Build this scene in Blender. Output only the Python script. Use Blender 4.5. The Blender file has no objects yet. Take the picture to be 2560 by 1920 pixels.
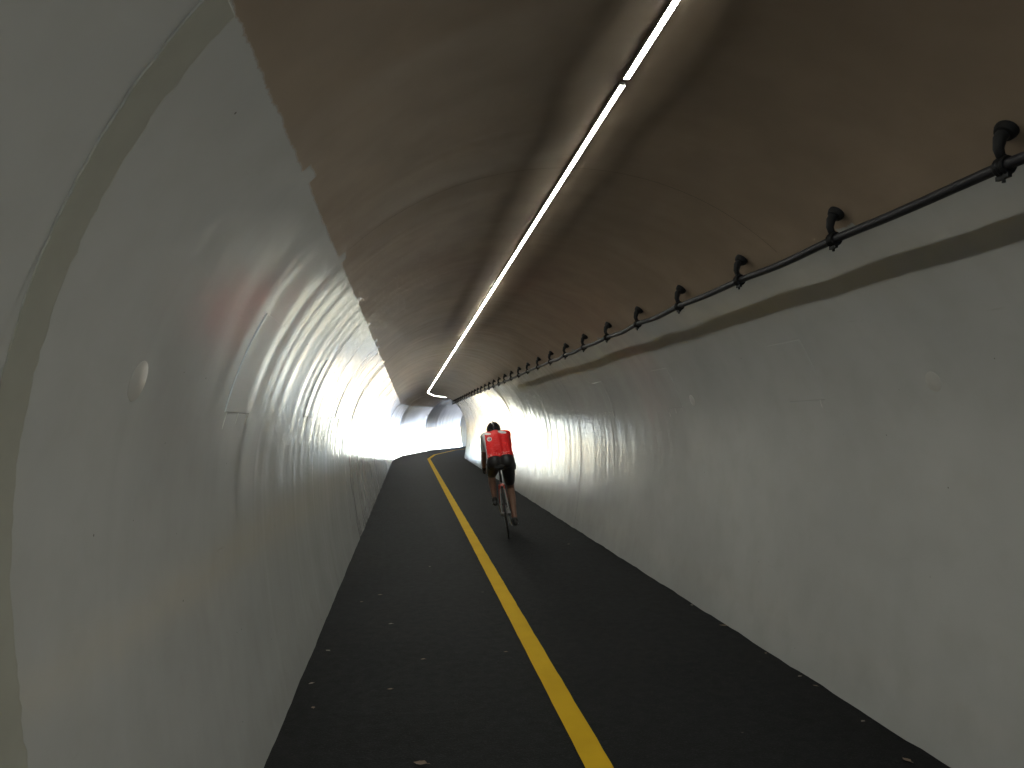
import bpy, bmesh, math, random
import numpy as np
from mathutils import Vector, Matrix

SC = bpy.context.scene
COL = SC.collection
R = math.radians

# ------------------------------------------------------------------ camera
CAM_H = 1.55
yaw, pitch, roll = R(8.0), R(2.81), R(-1.24)
f = Vector((math.sin(yaw)*math.cos(pitch), math.cos(yaw)*math.cos(pitch), math.sin(pitch)))
r0 = Vector((math.cos(yaw), -math.sin(yaw), 0)); u0 = r0.cross(f)
rr = r0*math.cos(roll)+u0*math.sin(roll); uu = -r0*math.sin(roll)+u0*math.cos(roll)
cd = bpy.data.cameras.new('camera'); cam = bpy.data.objects.new('camera', cd); COL.objects.link(cam)
m = Matrix((rr, uu, -f)).transposed().to_4x4(); m.translation = (0, 0, CAM_H)
cam.matrix_world = m
cd.sensor_width = 36; cd.lens = 26.04; cd.clip_start = 0.05; cd.clip_end = 3000
SC.camera = cam

# ------------------------------------------------------------------ sky, sun, exposure
SUN_AZ, SUN_EL = R(48), R(24)           # azimuth from +Y towards +X
w = bpy.data.worlds.new('World'); SC.world = w; w.use_nodes = True
nt = w.node_tree; bg = nt.nodes['Background']
sky = nt.nodes.new('ShaderNodeTexSky'); sky.sky_type = 'NISHITA'; sky.sun_disc = False
sky.sun_elevation = SUN_EL; sky.sun_rotation = SUN_AZ
sky.air_density = 1.2; sky.dust_density = .3; sky.ozone_density = 2.5
nt.links.new(sky.outputs[0], bg.inputs[0]); bg.inputs[1].default_value = 0.15
sd = bpy.data.lights.new('sun', 'SUN'); sd.energy = 2.2; sd.angle = R(0.5); sd.color = (.96, .98, 1)
so = bpy.data.objects.new('sun', sd); COL.objects.link(so)
sdir = Vector((math.sin(SUN_AZ)*math.cos(SUN_EL), math.cos(SUN_AZ)*math.cos(SUN_EL), math.sin(SUN_EL)))
so.rotation_euler = sdir.to_track_quat('Z', 'Y').to_euler()
so.location = (20, 70, 30)
vs = SC.view_settings; vs.view_transform = 'Standard'; vs.look = 'None'; vs.gamma = 1; vs.exposure = 4.7
vs.use_curve_mapping = False
vs.use_white_balance = True; vs.white_balance_temperature = 5850; vs.white_balance_tint = 13   # the phone's white balance
cy = SC.cycles
cy.use_denoising = True
try: cy.denoiser = 'OPENIMAGEDENOISE'
except Exception: pass
cy.max_bounces = 7; cy.diffuse_bounces = 3; cy.glossy_bounces = 5; cy.transmission_bounces = 0
cy.sample_clamp_indirect = 2.0; cy.blur_glossy = 0.3
cy.use_light_tree = True

LED_STRENGTH = 3.8

# ------------------------------------------------------------------ helpers
def link(name, me, mat=None, parent=None):
    o = bpy.data.objects.new(name, me); COL.objects.link(o)
    if mat is not None and not me.materials: me.materials.append(mat)
    if parent is not None: o.parent = parent
    return o

def tag(o, label=None, cat=None, group=None, kind=None):
    if label: o['label'] = label
    if cat: o['category'] = cat
    if group: o['group'] = group
    if kind: o['kind'] = kind
    return o

def empty(name, loc=(0, 0, 0), rz=0):
    o = bpy.data.objects.new(name, None); COL.objects.link(o)
    o.empty_display_size = .1; o.location = loc; o.rotation_euler = (0, 0, rz); return o

class MB:
    def __init__(s): s.v = []; s.f = []
    def add(s, v, f):
        k = len(s.v); s.v += [tuple(p) for p in v]; s.f += [tuple(i+k for i in q) for q in f]; return s
    def box(s, c, d, rot=None):
        v = [Vector((x*d[0]/2, y*d[1]/2, z*d[2]/2)) for x in (-1, 1) for y in (-1, 1) for z in (-1, 1)]
        if rot is not None: v = [rot @ p for p in v]
        return s.add([p+Vector(c) for p in v], [(0, 1, 3, 2), (4, 6, 7, 5), (0, 4, 5, 1), (2, 3, 7, 6), (0, 2, 6, 4), (1, 5, 7, 3)])
    def tube(s, pts, rad, n=10, cap=True, closed=False, flat=1.0):
        pts = [Vector(p) for p in pts]; m_ = len(pts)
        rs = rad if hasattr(rad, '__len__') else [rad]*m_
        up = None; V = []
        for i, p in enumerate(pts):
            if closed: t = (pts[(i+1) % m_]-pts[i-1]).normalized()
            else: t = (pts[min(i+1, m_-1)]-pts[max(i-1, 0)]).normalized()
            if up is None:
                up = Vector((0, 0, 1)) if abs(t.z) < .9 else Vector((0, 1, 0))
            up = (up-t*up.dot(t)).normalized(); sd_ = t.cross(up)
            for k in range(n):
                a = 2*math.pi*k/n
                V.append(p+sd_*(math.cos(a)*rs[i])+up*(math.sin(a)*rs[i]*flat))
        F = []
        for i in range(m_ if closed else m_-1):
            j = (i+1) % m_
            for k in range(n):
                F.append((i*n+k, i*n+(k+1) % n, j*n+(k+1) % n, j*n+k))
        if cap and not closed:
            F.append(tuple(range(n))[::-1]); F.append(tuple((m_-1)*n+k for k in range(n)))
        return s.add(V, F)
    def capsule(s, a, ra, b, rb, n=14):
        a = Vector(a); b = Vector(b); d = b-a; L = d.length
        if L < 1e-6: d = Vector((0, 0, 1)); 
        else: d.normalize()
        P = []; Q = []
        for k in range(0, 5):
            t = math.pi/2*(1-k/4.0)
            P.append(a-d*ra*math.sin(t)); Q.append(max(ra*math.cos(t), 1e-4))
        for k in range(0, 5):
            t = math.pi/2*(k/4.0)
            P.append(b+d*rb*math.sin(t)); Q.append(max(rb*math.cos(t), 1e-4))
        # own frames: straight axis
        up = Vector((0, 0, 1)) if abs(d.z) < .9 else Vector((0, 1, 0))
        up = (up-d*up.dot(d)).normalized(); sd_ = d.cross(up)
        V = []; F = []
        for p, q in zip(P, Q):
            for k in range(n):
                an = 2*math.pi*k/n; V.append(p+(sd_*math.cos(an)+up*math.sin(an))*q)
        for i in range(len(P)-1):
            for k in range(n): F.append((i*n+k, i*n+(k+1) % n, (i+1)*n+(k+1) % n, (i+1)*n+k))
        F.append(tuple(range(n))[::-1]); F.append(tuple((len(P)-1)*n+k for k in range(n)))
        return s.add(V, F)
    def ellipsoid(s, c, r, n=16, m_=10, rot=None):
        V = []; F = []
        for i in range(m_+1):
            t = math.pi*i/m_
            for k in range(n):
                a = 2*math.pi*k/n
                p = Vector((r[0]*max(math.sin(t), 1e-3)*math.cos(a), r[1]*max(math.sin(t), 1e-3)*math.sin(a), r[2]*math.cos(t)))
                if rot is not None: p = rot @ p
                V.append(p+Vector(c))
        for i in range(m_):
            for k in range(n): F.append((i*n+k, (i+1)*n+k, (i+1)*n+(k+1) % n, i*n+(k+1) % n))
        F.append(tuple(range(n))); F.append(tuple(m_*n+k for k in range(n))[::-1])
        return s.add(V, F)
    def mesh(s, name, smooth=True):
        me = bpy.data.meshes.new(name); me.from_pydata(s.v, [], s.f); me.validate(); me.update()
        if smooth:
            me.polygons.foreach_set('use_smooth', [True]*len(me.polygons))
            try: me.set_sharp_from_angle(angle=R(40))
            except Exception: pass
        return me
    def build(s, name, mat, parent=None, smooth=True):
        return link(name, s.mesh(name, smooth), mat, parent)

def remeshed(mb, name, mat, parent, voxel, iters=6):
    me = mb.mesh(name+'_src', False)
    o = bpy.data.objects.new(name+'_tmp', me); COL.objects.link(o)
    md = o.modifiers.new('r', 'REMESH'); md.mode = 'VOXEL'; md.voxel_size = voxel; md.use_smooth_shade = True
    sm = o.modifiers.new('s', 'SMOOTH'); sm.factor = .5; sm.iterations = iters
    dg = bpy.context.evaluated_depsgraph_get()
    me2 = bpy.data.meshes.new_from_object(o.evaluated_get(dg))
    bpy.data.objects.remove(o); bpy.data.meshes.remove(me)
    me2.materials.clear(); me2.polygons.foreach_set('use_smooth', [True]*len(me2.polygons))
    me2.name = name
    return link(name, me2, mat, parent)

# ------------------------------------------------------------------ materials
class NT:
    def __init__(s, name):
        s.m = bpy.data.materials.new(name); s.m.use_nodes = True; s.t = s.m.node_tree
        s.b = s.t.nodes['Principled BSDF']; s.o = s.t.nodes['Material Output']
    def n(s, typ, **kw):
        k = s.t.nodes.new(typ)
        for a, b in kw.items():
            if a in k.inputs: k.inputs[a].default_value = b
            else: setattr(k, a, b)
        return k
    def l(s, a, b): s.t.links.new(a, b)
    def math(s, op, a, b=None, c=None, clamp=False):
        k = s.t.nodes.new('ShaderNodeMath'); k.operation = op; k.use_clamp = clamp
        for i, x in enumerate((a, b, c)):
            if x is None: continue
            if hasattr(x, 'is_linked') or hasattr(x, 'links'): s.l(x, k.inputs[i])
            else: k.inputs[i].default_value = x
        return k.outputs[0]
    def mix(s, fac, a, b):
        k = s.t.nodes.new('ShaderNodeMix'); k.data_type = 'RGBA'
        for sock, x in ((k.inputs[0], fac), (k.inputs[6], a), (k.inputs[7], b)):
            if hasattr(x, 'links'): s.l(x, sock)
            else: sock.default_value = x if not hasattr(x, '__len__') else (*x, 1) if len(x) == 3 else x
        return k.outputs[2]
    def ramp(s, x, lo, hi):
        k = s.t.nodes.new('ShaderNodeMapRange'); k.clamp = True
        s.l(x, k.inputs[0]); k.inputs[1].default_value = lo; k.inputs[2].default_value = hi
        return k.outputs[0]
    def noise(s, vec, scale, detail=3, rough=.55, dim='3D'):
        k = s.t.nodes.new('ShaderNodeTexNoise'); k.noise_dimensions = dim
        if vec is not None: s.l(vec, k.inputs['Vector'])
        k.inputs['Scale'].default_value = scale; k.inputs['Detail'].default_value = detail; k.inputs['Roughness'].default_value = rough
        return k.outputs['Fac']
    def bump(s, h, strength, dist):
        k = s.t.nodes.new('ShaderNodeBump'); k.inputs['Strength'].default_value = strength; k.inputs['Distance'].default_value = dist
        s.l(h, k.inputs['Height']); s.l(k.outputs[0], s.b.inputs['Normal'])

def simple(name, col, rough=.5, metal=0, spec=.5, var=.12, scale=30, bump=0):
    q = NT(name); tc = q.n('ShaderNodeTexCoord')
    nz = q.noise(tc.outputs['Object'], scale, 3)
    c = q.mix(nz, [x*(1-var) for x in col], [min(x*(1+var), 1) for x in col])
    q.l(c, q.b.inputs['Base Color']); q.b.inputs['Metallic'].default_value = metal
    rg = q.math('MULTIPLY_ADD', nz, .2, rough-.1); q.l(rg, q.b.inputs['Roughness'])
    q.b.inputs['Specular IOR Level'].default_value = spec
    if bump: q.bump(nz, bump, .002)
    return q.m

S_BORDER = 1.262       # metres along the arch from the crown to the edge of the white paint
WHITE = (.50, .50, .488)
BROWN = (.345, .268, .20)

def lining_material(name, whole_white=False):
    q = NT(name); uv = q.n('ShaderNodeUVMap'); uv.uv_map = 'UVMap'
    sp = q.n('ShaderNodeSeparateXYZ'); q.l(uv.outputs[0], sp.inputs[0])
    S, Y = sp.outputs[0], sp.outputs[1]
    absS = q.math('ABSOLUTE', S)
    # white paint, mottled with the roller and with grime
    big = q.noise(uv.outputs[0], .9, 3); med = q.noise(uv.outputs[0], 4.5, 4); fine = q.noise(uv.outputs[0], 60, 2)
    wcol = q.mix(q.ramp(big, .3, .7), [x*.90 for x in WHITE], [x*1.06 for x in WHITE])
    wcol = q.mix(q.math('MULTIPLY', q.ramp(med, .45, .75), .35), wcol, (.41, .405, .375))
    # specks and scuffs
    vo = q.n('ShaderNodeTexVoronoi'); vo.inputs['Scale'].default_value = 9; q.l(uv.outputs[0], vo.inputs['Vector'])
    spk = q.math('LESS_THAN', vo.outputs['Distance'], .035)
    rnd = q.n('ShaderNodeSeparateColor'); q.l(vo.outputs['Color'], rnd.inputs[0])
    spk = q.math('MULTIPLY', spk, q.math('GREATER_THAN', rnd.outputs[0], .72))
    wcol = q.mix(q.math('MULTIPLY', spk, .75), wcol, (.10, .09, .075))
    mp = q.n('ShaderNodeMapping'); mp.inputs['Scale'].default_value = (2.2, .25, 1); mp.inputs['Rotation'].default_value = (0, 0, .5)
    q.l(uv.outputs[0], mp.inputs[0])
    scuff = q.math('MULTIPLY', q.ramp(q.noise(mp.outputs[0], 12, 4), .70, .78), .25)
    wcol = q.mix(scuff, wcol, (.30, .28, .24))
    # bottom splash dirt near the floor edge
    low = q.math('MULTIPLY', q.ramp(q.math('ADD', absS, q.math('MULTIPLY', med, .3)), 3.62, 3.86), .12)
    wcol = q.mix(low, wcol, (.16, .15, .13))
    if whole_white:
        col = wcol; fac = None
    else:
        bcol = q.mix(q.ramp(big, .3, .7), [x*.85 for x in BROWN], [x*1.12 for x in BROWN])
        bcol = q.mix(q.math('MULTIPLY', q.ramp(med, .4, .7), .4), bcol, (.25, .195, .15))
        cy_ = q.n('ShaderNodeCombineXYZ'); q.l(Y, cy_.inputs[0]); q.l(q.math('SIGN', S), cy_.inputs[1])
        n1 = q.noise(cy_.outputs[0], 7, 4, .7); n2 = q.noise(cy_.outputs[0], 1.1, 2)
        # overspray steps where the sheets lap
        fr = q.math('FRACT', q.math('MULTIPLY', Y, 1/.62))
        step = q.math('MULTIPLY', q.math('GREATER_THAN', fr, .8), q.math('GREATER_THAN', n2, .52))
        edge = q.math('ADD', absS, q.math('ADD', q.math('MULTIPLY_ADD', n1, .05, -.025), q.math('MULTIPLY_ADD', n2, .014, -.007)))
        edge = q.math('ADD', edge, q.math('MULTIPLY', step, .035))
        edge = q.math('ADD', edge, q.math('MULTIPLY_ADD', fine, .016, -.008))
        fac = q.ramp(edge, S_BORDER-.004, S_BORDER+.004)
        col = q.mix(fac, bcol, wcol)
    q.l(col, q.b.inputs['Base Color'])
    rg = q.math('MULTIPLY_ADD', med, .08, .10)
    if fac is not None: rg = q.math('ADD', rg, q.math('MULTIPLY_ADD', fac, -.22, .22))
    q.l(rg, q.b.inputs['Roughness'])
    if fac is not None: q.l(q.math('MULTIPLY_ADD', fac, .40, .10), q.b.inputs['Specular IOR Level'])
    mp2 = q.n('ShaderNodeMapping'); mp2.inputs['Scale'].default_value = (.22, 3.0, 1); q.l(uv.outputs[0], mp2.inputs[0])
    q.bump(q.noise(mp2.outputs[0], 2.0, 2, .5), .16, .008)
    return q.m

M = {}
M['lining'] = lining_material('lining_two_tone_paint')
M['lining_white'] = lining_material('lining_white_paint', True)
M['strip'] = simple('joint_strip_paint', (.37, .365, .315), .6, spec=.12, var=.1, scale=12)
M['patch'] = simple('patch_plate_paint', (.50, .49, .465), .34, var=.05, scale=6)
M['black'] = simple('black_iron', (.006, .006, .0065), .6, spec=.2, var=.3)
M['pipe'] = simple('grey_black_conduit', (.016, .015, .018), .5, spec=.25, var=.3, scale=14)
M['housing'] = simple('grey_aluminium', (.45, .43, .40), .5)
M['concrete'] = simple('concrete', (.34, .33, .31), .8, var=.2, scale=3, bump=.4)
def asphalt():
    q = NT('asphalt'); tc = q.n('ShaderNodeTexCoord'); ob = tc.outputs['Object']
    a = q.noise(ob, 1.1, 4); b = q.noise(ob, 120, 2, .7); c = q.noise(ob, 14, 3)
    col = q.mix(q.ramp(a, .3, .7), (.0080, .0083, .0092), (.0118, .0122, .0132))
    col = q.mix(q.math('MULTIPLY', q.ramp(b, .56, .70), .7), col, (.034, .034, .034))
    vo = q.n('ShaderNodeTexVoronoi'); vo.inputs['Scale'].default_value = 5; q.l(ob, vo.inputs['Vector'])
    rnd = q.n('ShaderNodeSeparateColor'); q.l(vo.outputs['Color'], rnd.inputs[0])
    sp = q.math('MULTIPLY', q.math('LESS_THAN', vo.outputs['Distance'], .03), q.math('GREATER_THAN', rnd.outputs[0], .8))
    col = q.mix(q.math('MULTIPLY', sp, .6), col, (.13, .11, .09))
    q.l(col, q.b.inputs['Base Color'])
    q.l(q.math('MULTIPLY_ADD', c, .2, .62), q.b.inputs['Roughness'])
    q.b.inputs['Specular IOR Level'].default_value = .09
    q.bump(q.math('ADD', b, q.math('MULTIPLY', c, .6)), .5, .006)
    return q.m
M['asphalt'] = asphalt()
def yellow():
    q = NT('yellow_road_paint'); tc = q.n('ShaderNodeTexCoord'); ob = tc.outputs['Object']
    a = q.noise(ob, 3, 4); b = q.noise(ob, 220, 2); c = q.noise(ob, 26, 4, .7)
    col = q.mix(q.ramp(a, .3, .7), (.55, .34, .002), (.63, .395, .003))
    col = q.mix(q.math('MULTIPLY', q.ramp(c, .68, .76), .6), col, (.20, .14, .02))
    q.l(col, q.b.inputs['Base Color']); q.b.inputs['Roughness'].default_value = .7; q.b.inputs['Specular IOR Level'].default_value = .1
    q.bump(b, .4, .004)
    return q.m
M['yellow'] = yellow()
def emitter():
    q = NT('led_diffuser')
    tc = q.n('ShaderNodeTexCoord')
    nz = q.noise(tc.outputs['Object'], 40, 1)
    q.b.inputs['Base Color'].default_value = (.8, .8, .8, 1)
    q.b.inputs['Emission Color'].default_value = (1, .965, .76, 1)
    q.l(q.math('MULTIPLY_ADD', nz, LED_STRENGTH*.2, LED_STRENGTH*.9), q.b.inputs['Emission Strength'])
    return q.m
M['led'] = emitter()

# ------------------------------------------------------------------ the way through the tunnel
XC = 0.8176
NODES = [(-20, 0.0), (31.6, 0.10), (35.4, 0.25), (40.5, 0.42), (45.7, 0.58), (51.0, 0.58)]
S_END = 54.0
SEG = []                      # (s0, s1, base, fwd, right, k0, k1)
p = Vector((XC, -20.0))
for i, (s0, hd) in enumerate(NODES):
    s1 = NODES[i+1][0] if i+1 < len(NODES) else S_END
    fw = Vector((math.sin(hd), math.cos(hd))); rt = Vector((math.cos(hd), -math.sin(hd)))
    hp = NODES[i-1][1] if i else hd; hn = NODES[i+1][1] if i+1 < len(NODES) else hd
    SEG.append((s0, s1, p.copy(), fw, rt, math.tan((hd-hp)/2), -math.tan((hn-hd)/2)))
    p = p+fw*(s1-s0)
def seg_of(s):
    for g in SEG:
        if s <= g[1]+1e-9: return g
    return SEG[-1]
def at(s, lat, z=0.0, g=None):
    g = g or seg_of(s); s0, s1, b, fw, rt, k0, k1 = g
    t = (s-s0)/(s1-s0)
    q = b+fw*(s-s0)+rt*lat+fw*(lat*(k0*(1-t)+k1*t))
    return Vector((q.x, q.y, z))

# cross-section of the lining
R1, ZC, WF = 1.6228, 1.1958, 1.4886
OFF = R1-WF; R2 = (ZC**2+OFF**2)/(2*OFF)
def profile(sarc):
    """signed metres from the crown -> lateral, z, inward normal"""
    a = abs(sarc); q = R1*math.pi/2; sg = 1 if sarc >= 0 else -1
    if a <= q:
        th = a/R1; return sg*R1*math.sin(th), ZC+R1*math.cos(th), (-sg*math.sin(th), -math.cos(th))
    th = (a-q)/R2; return sg*(R1-R2+R2*math.cos(th)), ZC-R2*math.sin(th), (-sg*math.cos(th), math.sin(th))
S_MAX = R1*math.pi/2+R2*math.asin((ZC+.10)/R2)
def s_at_z(z):
    return R1*math.acos((z-ZC)/R1) if z > ZC else R1*math.pi/2+R2*math.asin((ZC-z)/R2)

rng = np.random.RandomState(7)
# ripples in the sheeting: ridges that run round the arch
NR = 760
r_y = np.sort(rng.uniform(-20, 54, NR)); r_w = rng.uniform(.022, .055, NR)
r_a = rng.uniform(-1, 1, NR)*rng.choice([.6, 1.4, 2.6], NR, p=[.5, .35, .15])*.001
r_c = rng.uniform(-3.4, 3.4, NR); r_l = rng.uniform(.25, 1.3, NR); r_s = rng.uniform(-.03, .03, NR)
def ripple(Y, S):
    D = np.zeros_like(Y)
    for i in range(NR):
        lo = np.searchsorted(Y[:, 0], r_y[i]-.4); hi = np.searchsorted(Y[:, 0], r_y[i]+.4)
        if hi <= lo: continue
        y = Y[lo:hi]; s = S[lo:hi]
        D[lo:hi] += r_a[i]*np.exp(-((y-r_y[i]-r_s[i]*(s-r_c[i]))/r_w[i])**2)*np.exp(-((s-r_c[i])/r_l[i])**4)
    # lap ridges at the sheet pitch
    ph = (Y-2.13)/.935
    fr = ph-np.round(ph)
    idx = np.round(ph).astype(int)
    hsh = np.sin(idx*12.9898+3.1)*43758.5453; hsh -= np.floor(hsh)
    D += (.0007+.0016*hsh)*np.exp(-(fr*.935/.028)**2)*(.55+.45*np.sin(S*1.7+idx*2.3))
    q = (np.clip((np.abs(S)-1.0)/.5, 0, 1)*.75+.25)*(1-.75*np.clip((np.abs(S)-2.3)/.5, 0, 1))        # the walls buckle more than the ceiling
    D += .0014*np.sin(Y*3.1+.8*np.sin(S*.9))+.0007*np.sin(Y*7.3+S*.7+1)
    D += q*(.0013*np.sin(13.6*Y+2.2*np.sin(.53*Y)+.35*S)*np.clip(.5+.8*np.sin(.83*Y+1.1*S+np.sin(2.1*Y)), 0, 1.2)
            + .0009*np.sin(21.3*Y+1.9*np.sin(.71*Y+2)-.3*S)*np.clip(.4+.8*np.sin(1.37*Y-.9*S+1.3*np.sin(1.7*Y+1)), 0, 1.2))
    return D*1.7*(.42+.58*np.clip((Y-4)/6, 0, 1))*np.where(S > 1.0, .75, 1)*(1-.5*np.clip((np.abs(S)-2.4)/.5, 0, 1))+broad(Y, S)

b_y = np.sort(rng.uniform(2, 40, 46)); b_w = rng.uniform(.08, .32, 46); b_a = rng.uniform(-.0055, .0055, 46)
def broad(Y, S):                # wide sags and swells of the ceiling sheets
    D = np.zeros_like(Y); e = np.exp(-(S/1.25)**6)
    for y, w_, a in zip(b_y, b_w, b_a): D += a*np.exp(-((Y-y)/w_)**2)
    return D*e

def lining_patch(name, s0, s1, mat, parent, ds, nS=150, o0=-.0025, o1=.0025, smin=-S_MAX, smax=S_MAX, rim=False, slant=0.0, wob=0.0):
    g = seg_of((s0+s1)/2)
    ny = max(2, int(round((s1-s0)/ds))+1)
    ys = np.linspace(s0, s1, ny); ss = np.linspace(smin, smax, nS)
    if rim:
        e_ = .0012; ys = np.concatenate([[s0-e_, s0], ys[1:-1], [s1, s1+e_]]); ys = np.insert(ys, [2, len(ys)-2], [s0+.003, s1-.003]); ny += 4
        ss = np.concatenate([[smin-e_], ss, [smax+e_]]); ss = np.insert(ss, [2, len(ss)-2], [smin+.003, smax-.003]); nS += 4
    Y, S = np.meshgrid(ys, ss, indexing='ij')
    D = ripple(Y, S)+o0+(o1-o0)*(Y-s0)/(s1-s0)       # + = outwards
    if rim:                      # thin plate: the outermost ring of points turns down to the wall
        D[0] = D[-1] = .004; D[:, 0] = D[:, -1] = .004
    P = [profile(x) for x in ss]
    lat = np.array([q[0] for q in P]); zz = np.array([q[1] for q in P]); nl = np.array([q[2][0] for q in P]); nz = np.array([q[2][1] for q in P])
    L = lat[None, :]-nl[None, :]*D; Z = zz[None, :]-nz[None, :]*D
    g0, g1, b, fw, rt, k0, k1 = g
    t = (Y-g0)/(g1-g0)
    al = (Y-g0)+L*(k0*(1-t)+k1*t)+slant*(np.abs(S)-S_BORDER)
    if wob: al = al+wob*rng.uniform(-1, 1, (1, nS))*np.linspace(.3, 1, ny)[:, None]
    X = b.x+fw.x*al+rt.x*L; YY = b.y+fw.y*al+rt.y*L
    co = np.stack([X, YY, Z], -1).reshape(-1, 3)
    i = np.arange(ny-1)[:, None]*nS+np.arange(nS-1)[None, :]
    F = np.stack([i, i+nS, i+nS+1, i+1], -1).reshape(-1, 4)
    me = bpy.data.meshes.new(name)
    me.vertices.add(len(co)); me.vertices.foreach_set('co', co.ravel())
    me.loops.add(F.size); me.loops.foreach_set('vertex_index', F.ravel().astype(np.int32))
    me.polygons.add(len(F)); me.polygons.foreach_set('loop_start', np.arange(0, F.size, 4, dtype=np.int32))
    me.polygons.foreach_set('loop_total', np.full(len(F), 4, dtype=np.int32))
    me.polygons.foreach_set('use_smooth', np.ones(len(F), dtype=bool))
    uvl = me.uv_layers.new(name='UVMap')
    uv = np.stack([S, Y], -1).reshape(-1, 2)[F.ravel()]
    uvl.data.foreach_set('uv', uv.ravel().astype(np.float32))
    if rim:
        edge_ = np.ones((ny-1, nS-1), bool); edge_[0] = edge_[-1] = False; edge_[:, 0] = edge_[:, -1] = False
        me.polygons.foreach_set('use_smooth', edge_.ravel())
    me.update(); me.validate()
    return link(name, me, mat, parent)

tunnel = tag(empty('tunnel', (XC, 0, 0)), 'arched bicycle tunnel lined with glossy white sheets below a brown ceiling, bending right', 'tunnel')
inv = Matrix.Translation((-XC, 0, 0))
def into(o):                    # keep world coordinates under the tunnel's own origin
    o.matrix_parent_inverse = inv; return o
SEAMS = [-20, -12, -5.2, 1.40, 3.61, 10.45, 17.1, 24.3, 31.6, 35.4, 40.5, 45.7, 51.0, S_END]
for i in range(len(SEAMS)-1):
    a, b_ = SEAMS[i], SEAMS[i+1]
    node_end = any(abs(b_-n_[0]) < 1e-6 for n_ in NODES)
    ov = 0 if (node_end or i == len(SEAMS)-2) else .03
    ds = .022 if a >= 1 else .12
    white = a >= 40
    o_ = lambda q: .0004 if q in (1.40, 3.61) else .002
    ring = into(lining_patch('lining_ring', a, b_+ov, M['lining_white' if white else 'lining'], tunnel, ds, o0=-o_(a), o1=o_(b_)))
# unseen outer shell, added to keep daylight out of the laps
def shell():
    mb = MB(); V = []; F = []
    th = np.linspace(-S_MAX, S_MAX, 40); st = []
    for g in SEG: st += [(g[0], g), (g[1], g)]
    for s, g in st:
        for x in th:
            la, z, n = profile(x); V.append(at(s, la-n[0]*.06, z-n[1]*.06, g))
    n = len(th)
    for i in range(len(st)-1):
        for k in range(n-1): F.append((i*n+k, i*n+k+1, (i+1)*n+k+1, (i+1)*n+k))
    mb.add(V, F); into(mb.build('light_block_shell', M['concrete'], tunnel))
    # concrete portal collars at both mouths
    for s, d in ((-20, -1), (S_END, 1)):
        mb = MB(); V = []; F = []
        for j, (ro, so_) in enumerate(((.0, 0), (.0, .25*d), (.35, .25*d), (.35, 0))):
            for x in th:
                la, z, nn = profile(x); V.append(at(s, la-nn[0]*ro, z-nn[1]*ro)+Vector((*(seg_of(s)[3]*so_), 0)))
        for j in range(4):
            j2 = (j+1) % 4
            for k in range(n-1): F.append((j*n+k, j*n+k+1, j2*n+k+1, j2*n+k))
        mb.add(V, F); into(mb.build('portal_collar', M['concrete'], tunnel))
shell()

# joint strip across the near left wall (and its twin on the right)
for sg in (-1, 1):
    a_, b_ = sg*(S_BORDER+.005), sg*(S_MAX-.08)
    into(lining_patch('joint_strip', 1.325, 1.435, M['strip'], tunnel, .03, 110, -.0035, -.0035, min(a_, b_), max(a_, b_), True, .14, .006))

M['seam'] = simple('seam_sealant', (.07, .068, .062), .6, spec=.2)
for y, lim in ((3.61, 1.2), (10.45, S_MAX), (17.1, S_MAX), (24.3, S_MAX), (35.4, S_MAX), (40.5, S_MAX), (45.7, S_MAX)):
    wd = .0035 if y < 4 else .008 if y < 30 else .02
    into(lining_patch('seam_joint', y+.001, y+wd, M['seam'], tunnel, .005, 150, -.0022 if y < 30 else -.003, -.0022 if y < 30 else -.003, -lim, lim))

# square patch plates and round plugs on both walls
def patch(y0, y1, z0, z1, side, th=.0035):
    a, b = side*s_at_z(z1), side*s_at_z(z0)
    into(lining_patch('patch_plate', y0, y1, M['lining'], tunnel, .022, 24, -th, -th, min(a, b), max(a, b), True))
def dimple(y, z, side, w_=.014, L=.11, h=.006):
    x0 = side*s_at_z(z); mb = MB(); V = []; F = []; n = 10
    for j in range(n+1):
        t = j/n; x = x0+side*L*t; la, zz, nn = profile(x); e = (1-t)**1.3
        for k in range(5):
            a = math.pi*k/4; d = .003-h*e*math.sin(a)-.001*math.sin(a)
            V.append(at(y+w_*math.cos(a)*(.6+.6*t), la-nn[0]*d, zz-nn[1]*d))
    for j in range(n):
        for k in range(4): F.append((j*5+k, j*5+k+1, j*5+k+6, j*5+k+5))
    F.append((0, 1, 2, 3, 4)); mb.add(V, F); into(mb.build('paint_run', M['patch'], tunnel))
random.seed(11)
for k in range(12):
    yl = 3.16+2.3*k; yr = 4.02+2.24*k
    if k < 4:
        patch(yl, yl+.46, 1.61, 2.02, -1)
        for o_ in (.03, .24, .43): dimple(yl+o_, 1.61, -1)
    if k < 5:
        patch(yr, yr+.40, 1.63, 1.98, 1, .0011)
        for o_ in ((.03, .2, .37) if k else (.05,)): dimple(yr+o_, 1.63, 1, .010, .08, .004)
def plug(y, z, side, r):
    x0 = side*s_at_z(z); mb = MB(); n = 24; V = []; F = []
    prof = [(1.0, .003), (1.0, -.001), (.93, -.002), (.0, -.0024)]
    for rad, d in prof:
        for k in range(n):
            a = 2*math.pi*k/n; la, zz, nn = profile(x0+r*rad*math.sin(a)); V.append(at(y+r*rad*math.cos(a), la-nn[0]*d, zz-nn[1]*d))
    for i in range(len(prof)-1):
        for k in range(n): F.append((i*n+k, i*n+(k+1) % n, (i+1)*n+(k+1) % n, (i+1)*n+k))
    mb.add(V, F); into(mb.build('round_plug', M['patch'], tunnel))
for y in (2.11,): plug(y, 1.68, -1, .058)
for y in (3.10, 6.0): plug(y, 1.685, 1, .048)

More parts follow.
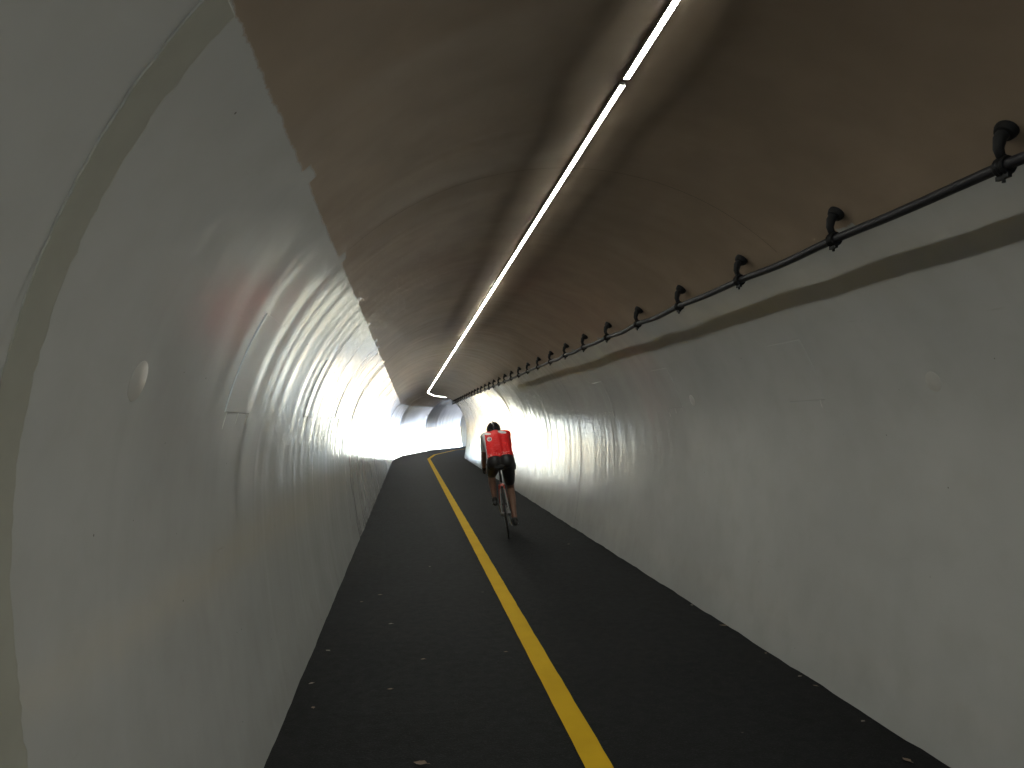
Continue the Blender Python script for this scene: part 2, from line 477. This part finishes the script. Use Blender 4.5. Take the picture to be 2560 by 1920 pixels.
# ------------------------------------------------------------------ ground, path and its line
def ground():
    mb = MB(); n = 8; L = 1500
    V = [(-L+2*L*i/n, -L+2*L*j/n, -.09) for i in range(n+1) for j in range(n+1)]
    F = [(i*(n+1)+j, (i+1)*(n+1)+j, (i+1)*(n+1)+j+1, i*(n+1)+j+1) for i in range(n) for j in range(n)]
    q = NT('gravel_ground'); tc = q.n('ShaderNodeTexCoord'); a = q.noise(tc.outputs['Object'], .4, 5)
    q.l(q.mix(q.ramp(a, .35, .65), (.20, .215, .20), (.29, .30, .285)), q.b.inputs['Base Color']); q.b.inputs['Roughness'].default_value = .9
    tag(mb.add(V, F).build('ground', q.m, None, False), kind='structure')
ground()
rs = random.Random(5)
def road():
    V = []; F = []; st = []
    s = -20.0
    stations = []
    for g in SEG:
        n = int((g[1]-g[0])/.12)+1
        for i in range(n+1): stations.append((g[0]+(g[1]-g[0])*i/n, g))
    lats = [-1.62, -1.50, -1.44, -1.2, -.6, 0, .6, 1.2, 1.44, 1.50, 1.62]
    def nz(s, k): return math.sin(s*5.3+k)*.5+math.sin(s*13.1+2*k)*.3+math.sin(s*29+k*3)*.2
    for s, g in stations:
        for l in lats:
            e = abs(l)
            z = -.004 if e < 1.3 else (.003*nz(s, 1+l) if e < 1.47 else .007*nz(s, 2+(l > 0)*3)+.003)
            V.append(at(s, l, z, g))
    n = len(lats)
    for i in range(len(stations)-1):
        for k in range(n-1): F.append((i*n+k, i*n+k+1, (i+1)*n+k+1, (i+1)*n+k))
    # run on outside the far mouth
    o = MB().add(V, F).build('path', M['asphalt'])
    tag(o, 'black asphalt cycle path through the tunnel', kind='structure')
    V = []; F = []
    for s, g in stations:
        if s < -3: continue
        e = .0014*math.sin(s*9)+.001*math.sin(s*23)
        V += [at(s, -.062+e*.6, .003, g), at(s, .062+e, .003, g)]
    for i in range(len(V)//2-1): F.append((2*i, 2*i+1, 2*i+3, 2*i+2))
    MB().add(V, F).build('yellow_line', M['yellow'], o)
    return o
path = road()

# ------------------------------------------------------------------ crown lights
Z_LED = 2.799
def light_run(s0, s1, label, n_mod, g):
    e = empty('light_strip', at(s0, 0, Z_LED, g)); tag(e, label, 'light', 'light strips end to end along the crown')
    o0 = at(s0, 0, Z_LED, g)
    hd = math.atan2(g[3].x, g[3].y)
    e.rotation_euler = (0, 0, -hd); L = (at(s1, 0, Z_LED, g)-o0).length
    mb = MB(); mb.box((0, L/2, .0115), (.0225, L-.02, .0145))
    mb.build('housing', M['housing'], e, False)
    ml = (L-.02)/n_mod; beads = 11 if s0 < 6 else 1
    key = (round(ml, 4), beads)
    if key not in light_run.cache:
        V = []; F = []; ns = beads*2
        for i in range(ns+1):
            hw_ = .0108 if beads == 1 else .0092+.0016*(-1)**i
            y = .003+(ml-.006)*i/ns
            V += [(-hw_, y, .00325), (-hw_, y, .0031), (hw_, y, .0031), (hw_, y, .00325)]
        for i in range(ns):
            for k in range(3): F.append((i*4+k, i*4+k+4, i*4+k+5, i*4+k+1))
        me = MB().add(V, F).mesh('diffuser', False); me.materials.append(M['led']); light_run.cache[key] = me
    for k in range(n_mod):
        d = link('diffuser', light_run.cache[key], None, e); d.location = (0, .010+ml*k, 0)
light_run.cache = {}
ys = [-9.2, -5.25, -1.30, 2.62, 6.58, 10.53, 14.48, 18.43, 22.38, 26.33, 31.6]
near_lab = {2: 'white light strip running out of the top of the picture', 3: 'white light strip just beyond the dark gap in the crown lights'}
for i in range(len(ys)-1):
    lab = near_lab.get(i, 'straight white light strip in the continuous row along the brown crown' if i > 3 else 'white light strip on the crown behind the camera')
    light_run(ys[i]+(.018 if i == 3 else 0), ys[i+1]-(.012 if i == 2 else 0), lab, int(round((ys[i+1]-ys[i])/.33)), SEG[0])
light_run(31.6, 35.4, 'short white light strip turning at the start of the bend', 11, SEG[1])
light_run(35.4, 39.4, 'last white light strip, heading right into the bend', 12, SEG[2])

# ------------------------------------------------------------------ conduit and its hangers on the right
PX, PZ = 1.033, 2.308             # lateral, height of the conduit
H0, HP, NH = 2.06, .935, 32
def conduit():
    pts = []; s = -5.0
    rk = random.Random(9); sag = {}
    while s < 31.5:
        k = math.floor((s-H0)/HP); fr = (s-H0)/HP-k
        a = sag.setdefault(k, rk.uniform(.004, .016))
        pts.append(at(s, PX+.004*math.sin(s*2.1), PZ-a*math.sin(math.pi*fr)**2)); s += .0935
    t = MB().tube(pts, .0185, 12); o = t.build('conduit', M['pipe'])
    tag(o, 'dark conduit pipe hung along the right edge of the brown ceiling', 'pipe')
conduit()
ORD = ['first', 'second', 'third', 'fourth', 'fifth', 'sixth', 'seventh', 'eighth', 'ninth', 'tenth', 'eleventh', 'twelfth', 'thirteenth', 'fourteenth', 'fifteenth', 'sixteenth', 'seventeenth', 'eighteenth']
def hanger():
    e = empty('pipe_hanger')
    sw = s_at_z(2.43); la, z, nn = profile(sw)
    wall = Vector((la-PX, 0, z-PZ)); n3 = Vector((nn[0], 0, nn[1]))
    tdir = Vector((-nn[1], 0, nn[0]))
    # round foot bolted to the arch
    mb = MB(); mb.tube([wall-n3*.004, wall+n3*.012, wall+n3*.026, wall+n3*.034], [.036, .036, .030, .012], 20); mb.build('mounting_foot', M['black'], e)
    mb = MB(); p0 = wall+n3*.02
    c = p0+n3*.045
    pts = [p0, p0.lerp(c, .6), c*.75+Vector((.0, .0, .0)), c*.45, Vector((.004, 0, .02))]
    mb.tube(pts, [.024, .020, .016, .014, .014], 12); mb.build('bent_arm', M['black'], e)
    mb = MB(); n = 16
    ring = [Vector((math.cos(2*math.pi*k/n)*.024, 0, math.sin(2*math.pi*k/n)*.024)) for k in range(n)]
    for dy in (-.014, 0, .014): mb.tube([q+Vector((0, dy, 0)) for q in ring], .008, 6, closed=True)
    mb.build('clamp', M['black'], e)
    mb = MB(); mb.box((-.004, 0, -.034), (.014, .05, .014)); mb.tube([(-.004, .0, -.03), (-.004, .0, -.052)], .006, 8); mb.build('clamp_bolt', M['black'], e)
    return e
h0 = hanger()
for k in range(NH):
    if k == 0: e = h0
    else:
        e = h0.copy(); COL.objects.link(e)
        for c in h0.children:
            d = c.copy(); COL.objects.link(d); d.parent = e
    e.location = at(H0+HP*k, PX, PZ); e.rotation_euler = (0, 0, .02*math.sin(k*5.1))
    if k == 0: lab = 'nearest and largest black pipe hanger, at the right edge of the picture'
    elif k < 18: lab = ORD[k]+' black pipe hanger from the camera along the right conduit'
    else: lab = 'tiny black pipe hanger on the far stretch of the right conduit'
    tag(e, lab, 'pipe hanger', 'hangers carrying the conduit')

# ------------------------------------------------------------------ bicycle
BX, BY = 1.28, 9.71
LEAN, HEAD = R(-6.5), R(-6.2)
def place(e):
    e.rotation_mode = 'XYZ'
    e.matrix_world = Matrix.Translation((BX, BY, 0)) @ Matrix.Rotation(HEAD, 4, 'Z') @ Matrix.Rotation(LEAN, 4, 'Y')
M['bikewhite'] = simple('white_frame_paint', (.26, .255, .25), .3, var=.05)
M['bikered'] = simple('red_frame_paint', (.42, .05, .03), .3, var=.1)
M['rubber'] = simple('tyre_rubber', (.012, .012, .012), .7)
M['alloy'] = simple('alloy', (.30, .30, .31), .35, .9)
M['carbon'] = simple('black_carbon', (.015, .015, .016), .35)
bike = empty('bicycle'); tag(bike, 'dark road bicycle with pale seat stays ridden on the right of the yellow line', 'bicycle')
WR, WB = .335, .99
def circ(c, r, n, ax='x'):
    return [Vector((c[0], c[1]+r*math.cos(2*math.pi*k/n), c[2]+r*math.sin(2*math.pi*k/n))) for k in range(n)]
for y in (0, WB):
    wh = empty('wheel'); wh.parent = bike
    MB().tube(circ((0, y, WR), WR-.0135, 48), .0135, 10, closed=True).build('tyre', M['rubber'], wh)
    MB().tube(circ((0, y, WR), WR-.034, 48), .013, 8, closed=True, flat=.8).build('rim', M['carbon'], wh)
    MB().tube([(-.055, y, WR), (-.035, y, WR), (-.03, y, WR), (.03, y, WR), (.035, y, WR), (.055, y, WR)], [.012, .022, .014, .014, .022, .012], 14).build('hub', M['alloy'], wh)
    mb = MB()
    for k in range(24):
        a = 2*math.pi*k/24; a2 = a+(.35 if k % 4 < 2 else -.35); sx = .032 if k % 2 else -.032
        mb.tube([(sx, y+.02*math.cos(a2), WR+.02*math.sin(a2)), (0, y+(WR-.04)*math.cos(a), WR+(WR-.04)*math.sin(a))], .0011, 4)
    mb.build('spokes', M['alloy'], wh)
BB = Vector((0, .41, .27)); ST = Vector((0, .255, .78)); SD = Vector((0, .20, .955))
HT = Vector((0, .80, .83)); HB = Vector((0, .845, .69)); RX = Vector((0, 0, WR)); FX = Vector((0, WB, WR))
fr = empty('frame'); fr.parent = bike
MB().tube([BB, ST], .016, 12).build('seat_tube', M['carbon'], fr)
MB().tube([ST-Vector((0, 0, .02)), HT-Vector((0, 0, .02))], .015, 12).build('top_tube', M['carbon'], fr)
MB().tube([BB, HB], .020, 12).build('down_tube', M['bikered'], fr)
MB().tube([HT+Vector((0, -.01, .03)), HB+Vector((0, .01, -.03))], .020, 12).build('head_tube', M['carbon'], fr)
for sx in (-1, 1):
    MB().tube([ST+Vector((sx*.012, -.005, -.06)), Vector((sx*.030, .12, .62)), Vector((sx*.050, .02, .38)), Vector((sx*.062, 0, WR))], [.009, .009, .008, .008], 8).build('seat_stay', M['bikewhite'], fr)
    MB().tube([BB+Vector((sx*.02, -.02, 0)), Vector((sx*.045, .22, .29)), Vector((sx*.062, 0, WR))], [.011, .010, .008], 8).build('chain_stay', M['carbon'], fr)
    MB().tube([HB+Vector((sx*.03, .012, -.05)), Vector((sx*.05, .93, .45)), Vector((sx*.052, WB, WR))], [.014, .012, .008], 8).build('fork_blade', M['bikered'], fr)
MB().tube([BB+Vector((-.04, 0, 0)), BB+Vector((.04, 0, 0))], .024, 14).build('bottom_bracket', M['alloy'], fr)
MB().tube([ST-Vector((0, 0, .03)), SD-Vector((0, 0, .03))], .0135, 12).build('seat_post', M['carbon'], bike)
mb = MB(); V = []; F = []
sec = [(-.135, .066, -.004), (-.11, .074, .006), (-.06, .070, .008), (0, .042, .006), (.06, .026, .006), (.12, .020, .003), (.14, .010, -.006)]
for (yy, hw_, zz) in sec:
    for k in range(12):
        a = 2*math.pi*k/12; V.append((SD.x+hw_*math.cos(a), SD.y+yy+.02, SD.z+zz+(.012 if math.sin(a) > 0 else .026)*math.sin(a)))
for i in range(len(sec)-1):
    for k in range(12): F.append((i*12+k, i*12+(k+1) % 12, (i+1)*12+(k+1) % 12, (i+1)*12+k))
F += [tuple(range(12)), tuple((len(sec)-1)*12+k for k in range(12))[::-1]]
mb.add(V, F).build('saddle', M['rubber'], bike)
MB().tube([(-.022, .28, .935), (-.022, .10, .935), (.022, .10, .935), (.022, .28, .935)], .004, 6).build('saddle_rails', M['alloy'], bike)
# bars
BAR = Vector((0, .885, .95))
MB().tube([HT+Vector((0, -.012, .05)), HT+Vector((0, -.015, .09)), BAR], [.018, .018, .015], 12).build('stem', M['carbon'], bike)
hb = empty('handlebar'); hb.parent = bike
half = [(.0, .885, .95), (.10, .885, .95), (.18, .888, .95), (.203, .91, .95), (.210, .955, .948), (.212, .985, .925), (.213, .985, .885), (.214, .955, .85), (.215, .91, .838), (.216, .84, .835)]
MB().tube([(-x, y, z) for x, y, z in half[::-1]]+half[1:], .0135, 12).build('bar_tape', M['rubber'], hb)
for sx in (-1, 1):
    MB().tube([(sx*.212, .965, .955), (sx*.212, 1.00, .975), (sx*.212, 1.025, 1.01), (sx*.212, 1.03, 1.025)], [.017, .019, .017, .010], 10).build('brake_hood', M['rubber'], hb)
    MB().tube([(sx*.214, 1.02, .99), (sx*.218, 1.045, .94), (sx*.218, 1.03, .88), (sx*.216, 1.015, .86)], [.008, .007, .006, .005], 8).build('brake_lever', M['alloy'], hb)
# drivetrain; right crank low, left crank high
ca = R(-75)
for sx, an in ((1, ca), (-1, ca+math.pi)):
    pe = BB+Vector((sx*.075, .170*math.cos(an), .170*math.sin(an)))
    MB().tube([BB+Vector((sx*.05, 0, 0)), pe], [.015, .011], 10).build('crank_arm', M['alloy'], bike)
    mb = MB(); mb.box(pe+Vector((sx*.05, 0, 0)), (.075, .07, .016)); mb.tube([pe, pe+Vector((sx*.09, 0, 0))], .007, 8); mb.build('pedal', M['carbon'], bike)
MB().tube(circ((.045, BB.y, BB.z), .098, 40), .004, 6, closed=True).build('chainring', M['alloy'], bike)
mb = MB()
for i, rad in enumerate((.05, .045, .04, .035, .03)): mb.tube(circ((.018+i*.005, 0, WR), rad, 28), .0022, 5, closed=True)
mb.build('cassette', M['alloy'], bike)
mb = MB(); mb.tube([(.043, BB.y, BB.z+.098), (.03, 0, WR+.045)], .004, 6); mb.tube([(.043, BB.y, BB.z-.098), (.035, .03, .20), (.032, .005, .22), (.03, .03, WR-.05)], .004, 6); mb.build('chain', M['alloy'], bike)
mb = MB(); mb.box((.040, .015, .245), (.016, .03, .09)); mb.build('rear_derailleur', M['carbon'], bike)
mb = MB(); mb.box((0, .145, .70), (.05, .02, .03)); mb.tube([(-.02, .13, .69), (-.03, .10, .655)], .007, 6); mb.tube([(.02, .13, .69), (.03, .10, .655)], .007, 6); mb.build('rear_brake', M['bikered'], bike)
mb = MB(); mb.tube([(0, .46, .38), (0, .50, .39)], .01, 6); mb.tube([BB+Vector((0, .075, .13)), BB+Vector((0, .075, .13))+Vector((0, .15, .115))*1.0], [.036, .036], 14); mb.build('water_bottle', M['carbon'], bike)
place(bike)

# ------------------------------------------------------------------ rider
person = empty('person')
tag(person, 'person in red and white cycling jersey, black shorts and black helmet riding away hunched over', 'person')
M['skin'] = simple('skin', (.18, .09, .058), .5, var=.15, scale=20)
M['shorts'] = simple('black_lycra', (.010, .009, .011), .5, var=.3, scale=60, bump=.1)
M['helmet'] = simple('helmet_shell', (.012, .012, .014), .25)
M['shoe'] = simple('black_shoe', (.012, .012, .012), .4)
M['glove'] = simple('dark_glove', (.03, .026, .026), .7)
M['eye'] = simple('eye_white', (.6, .58, .55), .2); M['dark'] = simple('dark_hair', (.02, .015, .012), .6)
def jersey_mat():
    q = NT('red_white_jersey'); tc = q.n('ShaderNodeTexCoord'); ob = tc.outputs['Object']
    sp = q.n('ShaderNodeSeparateXYZ'); q.l(ob, sp.inputs[0]); X, Y, Z = sp.outputs
    nz = q.noise(ob, 9, 4); wv = q.noise(ob, 26, 3)
    red = q.mix(nz, (.58, .012, .012), (.72, .020, .018)); white = (.66, .66, .68)
    # pale sleeves, paler on the left side panel and shoulder yoke
    sl = q.math('LESS_THAN', q.math('ADD', X, q.math('MULTIPLY_ADD', wv, .02, -.01)), -.138)
    col = q.mix(sl, red, white)
    def disc(cx, cz, rx, rz, rot=0.0):
        dx = q.math('SUBTRACT', X, cx); dz = q.math('SUBTRACT', Z, cz)
        if rot:
            c_, s_ = math.cos(rot), math.sin(rot)
            a = q.math('ADD', q.math('MULTIPLY', dx, c_), q.math('MULTIPLY', dz, s_)); b = q.math('SUBTRACT', q.math('MULTIPLY', dz, c_), q.math('MULTIPLY', dx, s_)); dx, dz = a, b
        d = q.math('ADD', q.math('POWER', q.math('DIVIDE', dx, rx), 2.0), q.math('POWER', q.math('DIVIDE', dz, rz), 2.0))
        return q.math('LESS_THAN', d, 1.0)
    # white shoulder patches
    col = q.mix(disc(-.105, 1.392, .055, .016, -.15), col, white)
    col = q.mix(disc(.105, 1.388, .062, .018, -.28), col, white)
    # round emblem on the left shoulder blade: white ring, red, blue mark
    col = q.mix(disc(-.082, 1.318, .034, .030), col, (.60, .60, .60))
    col = q.mix(disc(-.080, 1.318, .021, .018), col, (.42, .10, .14))
    col = q.mix(disc(-.074, 1.316, .012, .011), col, (.05, .06, .22))
    col = q.mix(disc(-.085, 1.323, .008, .012, .5), col, (.60, .60, .60))
    # pale lettering smudged along the pockets
    band = q.math('MULTIPLY', q.math('GREATER_THAN', Z, 1.092), q.math('LESS_THAN', Z, q.math('MULTIPLY_ADD', q.noise(ob, 14, 2), .06, 1.105)))
    lett = q.math('MULTIPLY', band, q.ramp(q.noise(ob, 34, 3, .6), .50, .62))
    col = q.mix(q.math('MULTIPLY', lett, .55), col, (.62, .40, .38))
    q.l(col, q.b.inputs['Base Color']); q.b.inputs['Roughness'].default_value = .55
    q.b.inputs['Specular IOR Level'].default_value = .15
    q.bump(q.math('ADD', wv, q.math('MULTIPLY', nz, 1.2)), .9, .02)
    return q.m
M['jersey'] = jersey_mat()
hip = {1: Vector((.118, .205, .985)), -1: Vector((-.068, .205, .985))}
knee = {1: Vector((.115, .465, .620)), -1: Vector((-.12, .600, .800))}
ank = {1: Vector((.118, .355, .200)), -1: Vector((-.118, .275, .515))}
toe = {1: Vector((.120, .500, .115)), -1: Vector((-.120, .415, .455))}
sho = {1: Vector((.155, .615, 1.340)), -1: Vector((-.138, .615, 1.345))}
elb = {1: Vector((.178, .745, 1.09)), -1: Vector((-.196, .73, 1.085))}
wri = {k: Vector((k*.215, .868, .898)) for k in (1, -1)}
def limb_body(mb, g=0.0):
    for k in (1, -1):
        mb.capsule(hip[k], .088+g, hip[k].lerp(knee[k], .5), .075+g); mb.capsule(hip[k].lerp(knee[k], .5), .075+g, knee[k], .054+g)
def torso(mb, g=0.0, low=True):
    for k in (1, -1):
        if low: mb.capsule((.028+k*.080, .175, 1.02), .093+g, (.028+k*.078, .27, 1.11), .090+g)
        mb.capsule((.028+k*.078, .27, 1.11), .088+g, (.018+k*.082, .45, 1.255), .094+g)
        mb.capsule((.018+k*.082, .45, 1.255), .094+g, (.008+k*.100, .59, 1.325), .082+g)
        mb.capsule((.008+k*.100, .59, 1.325), .078+g, sho[k], .060+g)
    mb.capsule((.028, .26, 1.116), .102+g, (.018, .45, 1.268), .107+g)
    mb.capsule((.018, .45, 1.268), .107+g, (.006, .60, 1.326), .093+g)
body = MB(); torso(body, -.006); limb_body(body)
for k in (1, -1):
    cal = knee[k].lerp(ank[k], .32)+Vector((0, -.022, 0))
    body.capsule(knee[k], .054, cal, .056); body.capsule(cal, .056, knee[k].lerp(ank[k], .7), .040); body.capsule(knee[k].lerp(ank[k], .7), .038, ank[k], .034)
    body.capsule(ank[k], .036, ank[k]+Vector((0, -.035, -.045)), .030); body.capsule(ank[k], .034, toe[k]+Vector((0, 0, .012)), .026)
    body.capsule(sho[k], .056, elb[k], .041); body.capsule(elb[k], .041, elb[k].lerp(wri[k], .35), .041); body.capsule(elb[k].lerp(wri[k], .35), .041, wri[k], .027)
def hand(mb, k, g=0.0, full=True):
    # palm behind the drop, four fingers wrapped over the front of the bar, thumb round the inner side
    w0 = wri[k]; pc = Vector((k*.222, .925, .872))
    mb.capsule(w0, .026+g, pc, .024+g); mb.capsule(pc+Vector((0, .0, .012)), .018+g, pc+Vector((0, .012, -.022)), .018+g)
    for i in range(4):
        base = Vector((k*.232, .945+.004*i, .892-.0195*i)); fr_ = Vector((k*.226, .988-.006*i, .889-.020*i)); tip = Vector((k*.196, .990-.010*i, .884-.020*i)); end = Vector((k*.188, .966-.010*i, .880-.020*i))
        L = (.95, 1, .97, .85)[i]
        mb.capsule(base, .0098+g, fr_, .0092+g, 8)
        if full: mb.capsule(fr_, .0092+g, tip, .0085+g, 8); mb.capsule(tip, .0085+g, tip.lerp(end, L), .0075+g, 8)
    t0 = pc+Vector((-k*.012, .0, .018)); t1 = Vector((k*.198, .945, .893)); t2 = Vector((k*.190, .968, .880))
    mb.capsule(t0, .012+g, t1, .0105+g, 8)
    if full: mb.capsule(t1, .0105+g, t2, .008+g, 8)
for k in (1, -1): hand(body, k)
hc = Vector((-.004, .815, 1.418)); tilt = Matrix.Rotation(R(-18), 3, 'X')
body.capsule((0, .62, 1.335), .062, (0, .745, 1.375), .055)
body.ellipsoid(hc, (.076, .098, .108), rot=tilt)
body.ellipsoid(hc+tilt @ Vector((0, .035, -.065)), (.056, .062, .055), rot=tilt)
body.capsule(hc+tilt @ Vector((0, .092, -.005)), .010, hc+tilt @ Vector((0, .112, -.035)), .014, 8)     # nose
body.capsule(hc+tilt @ Vector((-.018, .086, -.072)), .008, hc+tilt @ Vector((.018, .086, -.072)), .008, 8)  # lips
for k in (1, -1):
    body.ellipsoid(hc+tilt @ Vector((k*.077, -.005, -.02)), (.010, .020, .030), 10, 8, rot=tilt)       # ears
    body.capsule(hc+tilt @ Vector((k*.015, .088, .018)), .010, hc+tilt @ Vector((k*.042, .080, .018)), .009, 8)  # brow
bd = remeshed(body, 'body', M['skin'], person, .0065, 4)
for k in (1, -1): MB().ellipsoid(hc+tilt @ Vector((k*.030, .086, .002)), (.012, .010, .009), 10, 8).build('eye', M['eye'], bd)
jm = MB(); torso(jm, .013, True)
for k in (1, -1): jm.capsule(sho[k], .066, sho[k].lerp(elb[k], .62), .056)
jm.capsule((0, .59, 1.325), .078, (0, .675, 1.35), .066)
je = remeshed(jm, 'jersey', M['jersey'], person, .009, 6)
# trim the jersey at the waist hem
bmj = bmesh.new(); bmj.from_mesh(je.data)
hp_, hn_ = Vector((0, .20, 1.035)), Vector((0, .55, .835))
bmesh.ops.bisect_plane(bmj, geom=bmj.verts[:]+bmj.edges[:]+bmj.faces[:], plane_co=hp_, plane_no=hn_, clear_inner=True)
bmj.to_mesh(je.data); bmj.free()
sm_ = MB(); 
for k in (1, -1):
    sm_.capsule((.028+k*.080, .172, 1.005), .103, (.028+k*.076, .25, 1.09), .096)
    sm_.capsule(hip[k], .098, hip[k].lerp(knee[k], .5), .085); sm_.capsule(hip[k].lerp(knee[k], .5), .085, hip[k].lerp(knee[k], .74), .072)
sm_.capsule((.025, .19, .975), .085, (.028, .23, 1.05), .10)
remeshed(sm_, 'shorts', M['shorts'], person, .009, 5)
# helmet: ribbed half shell with vents
def helmet():
    V = []; F = []; n, m2 = 48, 16
    for i in range(m2+1):
        t = R(112)*i/m2
        for k in range(n):
            a = 2*math.pi*k/n
            rib = 1+.030*math.cos(a*8)*math.sin(min(t, R(90)))**2*(1 if i < m2-2 else 0)
            x = .103*math.sin(t)*math.cos(a)*rib; y = .140*math.sin(t)*math.sin(a)*rib; z = .112*math.cos(t)*(1+.02*math.cos(a*8)*math.sin(t))
            if math.sin(a) > 0 and t > R(90): z = max(z, -.01)
            V.append(hc+tilt @ Vector((x, y-.008, z+.012)))
    for i in range(m2):
        for k in range(n): F.append((i*n+k, (i+1)*n+k, (i+1)*n+(k+1) % n, i*n+(k+1) % n))
    F.append(tuple(m2*n+k for k in range(n)))
    h_ = MB().add(V, F).build('helmet', M['helmet'], person)
    mb = MB()
    for (x, y) in ((0, -.01), (.045, -.02), (-.045, -.02), (0, -.085), (.04, -.085), (-.04, -.085)):
        zz = .112*math.sqrt(max(0, 1-(x/.097)**2-((y+.008)/.140)**2))+.012
        mb.ellipsoid(hc+tilt @ Vector((x, y, zz)), (.011, .028, .006), 10, 6, rot=tilt)
    mb.build('vent', M['dark'], h_)
    mk = MB(); mk.tube([hc+tilt @ Vector((-.012, -.105, .090)), hc+tilt @ Vector((-.018, -.122, .074)), hc+tilt @ Vector((-.014, -.132, .060))], .0035, 6); mk.build('white_glint', M['bikewhite'], h_)  # glint on the helmet, modelled as a thin pale tube
    st_ = MB()
    for k in (1, -1): st_.tube([hc+tilt @ Vector((k*.084, -.01, .0)), hc+tilt @ Vector((k*.070, .02, -.07)), hc+tilt @ Vector((0, .045, -.122))], .005, 6)
    st_.build('strap', M['dark'], h_)
helmet()
for k in (1, -1):
    s = MB(); d = (toe[k]-ank[k]); heel = ank[k]+Vector((0, -.045, -.055))
    s.capsule(heel, .036, heel.lerp(toe[k], .5)+Vector((0, 0, .008)), .040); s.capsule(heel.lerp(toe[k], .5)+Vector((0, 0, .006)), .040, toe[k]+Vector((0, .02, .004)), .032)
    s.capsule(ank[k]+Vector((0, -.012, -.01)), .042, heel.lerp(toe[k], .35)+Vector((0, 0, .02)), .040)
    remeshed(s, 'shoe', M['shoe'], person, .008, 4)
    gl = MB(); hand(gl, k, .003, False); gl.capsule(wri[k], .030, wri[k].lerp(elb[k], .10), .031)
    remeshed(gl, 'glove', M['glove'], person, .006, 2)
place(person)

# ------------------------------------------------------------------ fallen leaves
M['leaf_tan'] = simple('dry_tan_leaf', (.17, .12, .08), .7, var=.3, scale=40)
M['leaf_pale'] = simple('dry_pale_leaf', (.22, .19, .16), .7, var=.25, scale=40)
M['leaf_dark'] = simple('dry_dark_leaf', (.07, .045, .03), .7, var=.3, scale=40)
def leaf(x, y, L, rz, mat, label, curl=.3, z=.004):
    L *= .85
    V = []; F = []; n = 7
    for i in range(n):
        t = i/(n-1); w_ = .36*math.sin(math.pi*t**.8)*(1-.15*(i % 2))+.02
        c = curl*(t-.5)**2
        V += [(-w_*L, (t-.5)*L, (c+.28*w_)*L), (0, (t-.5)*L, c*L*.6), (w_*L, (t-.5)*L, (c+.22*w_)*L)]
    for i in range(n-1):
        for k in range(2): F.append((i*3+k, i*3+k+1, i*3+k+4, i*3+k+3))
    # stalk
    mb = MB().add(V, F); mb.tube([(0, -.5*L, curl*.25*L*.6), (.04*L, -.72*L, .05*L)], .02*L, 5)
    o = mb.build('fallen_leaf', M[mat]); o.location = (x, y, z); o.rotation_euler = (0, 0, rz)
    tag(o, label, 'leaf', 'dry leaves on the path')
leaf(.03, 3.47, .075, 1.2, 'leaf_tan', 'largest tan leaf, cut by the bottom edge left of the yellow line')
leaf(2.17, 3.10, .050, .3, 'leaf_tan', 'tan leaf in the bottom right corner beside the right wall')
leaf(2.235, 3.52, .032, 2.1, 'leaf_pale', 'small pale leaf against the right wall, second from the bottom corner')
leaf(2.27, 4.02, .034, .6, 'leaf_tan', 'tan leaf against the right wall, third from the bottom corner')
leaf(2.265, 4.18, .034, 1.9, 'leaf_pale', 'pale leaf against the right wall, fourth from the bottom corner')
leaf(2.275, 4.62, .028, 2.6, 'leaf_tan', 'small brownish leaf against the right wall, fifth from the bottom corner')
leaf(2.275, 5.28, .065, .9, 'leaf_tan', 'large tan leaf leaning against the right wall halfway to the cyclist')
leaf(2.28, 5.90, .042, 2.9, 'leaf_pale', 'pale ragged leaf at the foot of the right wall nearest the cyclist')
leaf(1.94, 9.08, .040, 1.4, 'leaf_tan', 'flat tan leaf right of the cyclist\'s rear wheel')
leaf(-.57, 5.28, .045, .8, 'leaf_pale', 'pale leaf near the left wall, larger one of two')
leaf(-.60, 4.64, .040, 2.2, 'leaf_pale', 'pale leaf touching the foot of the left wall')
leaf(-.54, 4.25, .036, .2, 'leaf_tan', 'dim leaf nearest the camera beside the left wall')
leaf(-.13, 4.45, .038, 1.5, 'leaf_tan', 'dim tan leaf in the left lane, nearest the camera but one')
leaf(-.16, 5.87, .042, 1.7, 'leaf_pale', 'brightest pale leaf in the middle of the left lane')
leaf(-.28, 6.87, .044, 1.4, 'leaf_tan', 'tan leaf farther up the left lane, right one of a pair')
leaf(-.43, 6.64, .036, 1.7, 'leaf_tan', 'dim leaf farther up the left lane, left one of a pair')
leaf(.07, 4.96, .036, 1.6, 'leaf_tan', 'tan leaf in the left lane about midway to the yellow line')
leaf(.20, 8.07, .034, .5, 'leaf_pale', 'tiny pale leaf farthest up the left lane')
leaf(.64, 6.76, .030, 1.1, 'leaf_dark', 'tiny dark leaf just left of the yellow line')
leaf(.62, 5.00, .030, 1.5, 'leaf_tan', 'small dim leaf just left of the yellow line, level with the midway leaf')
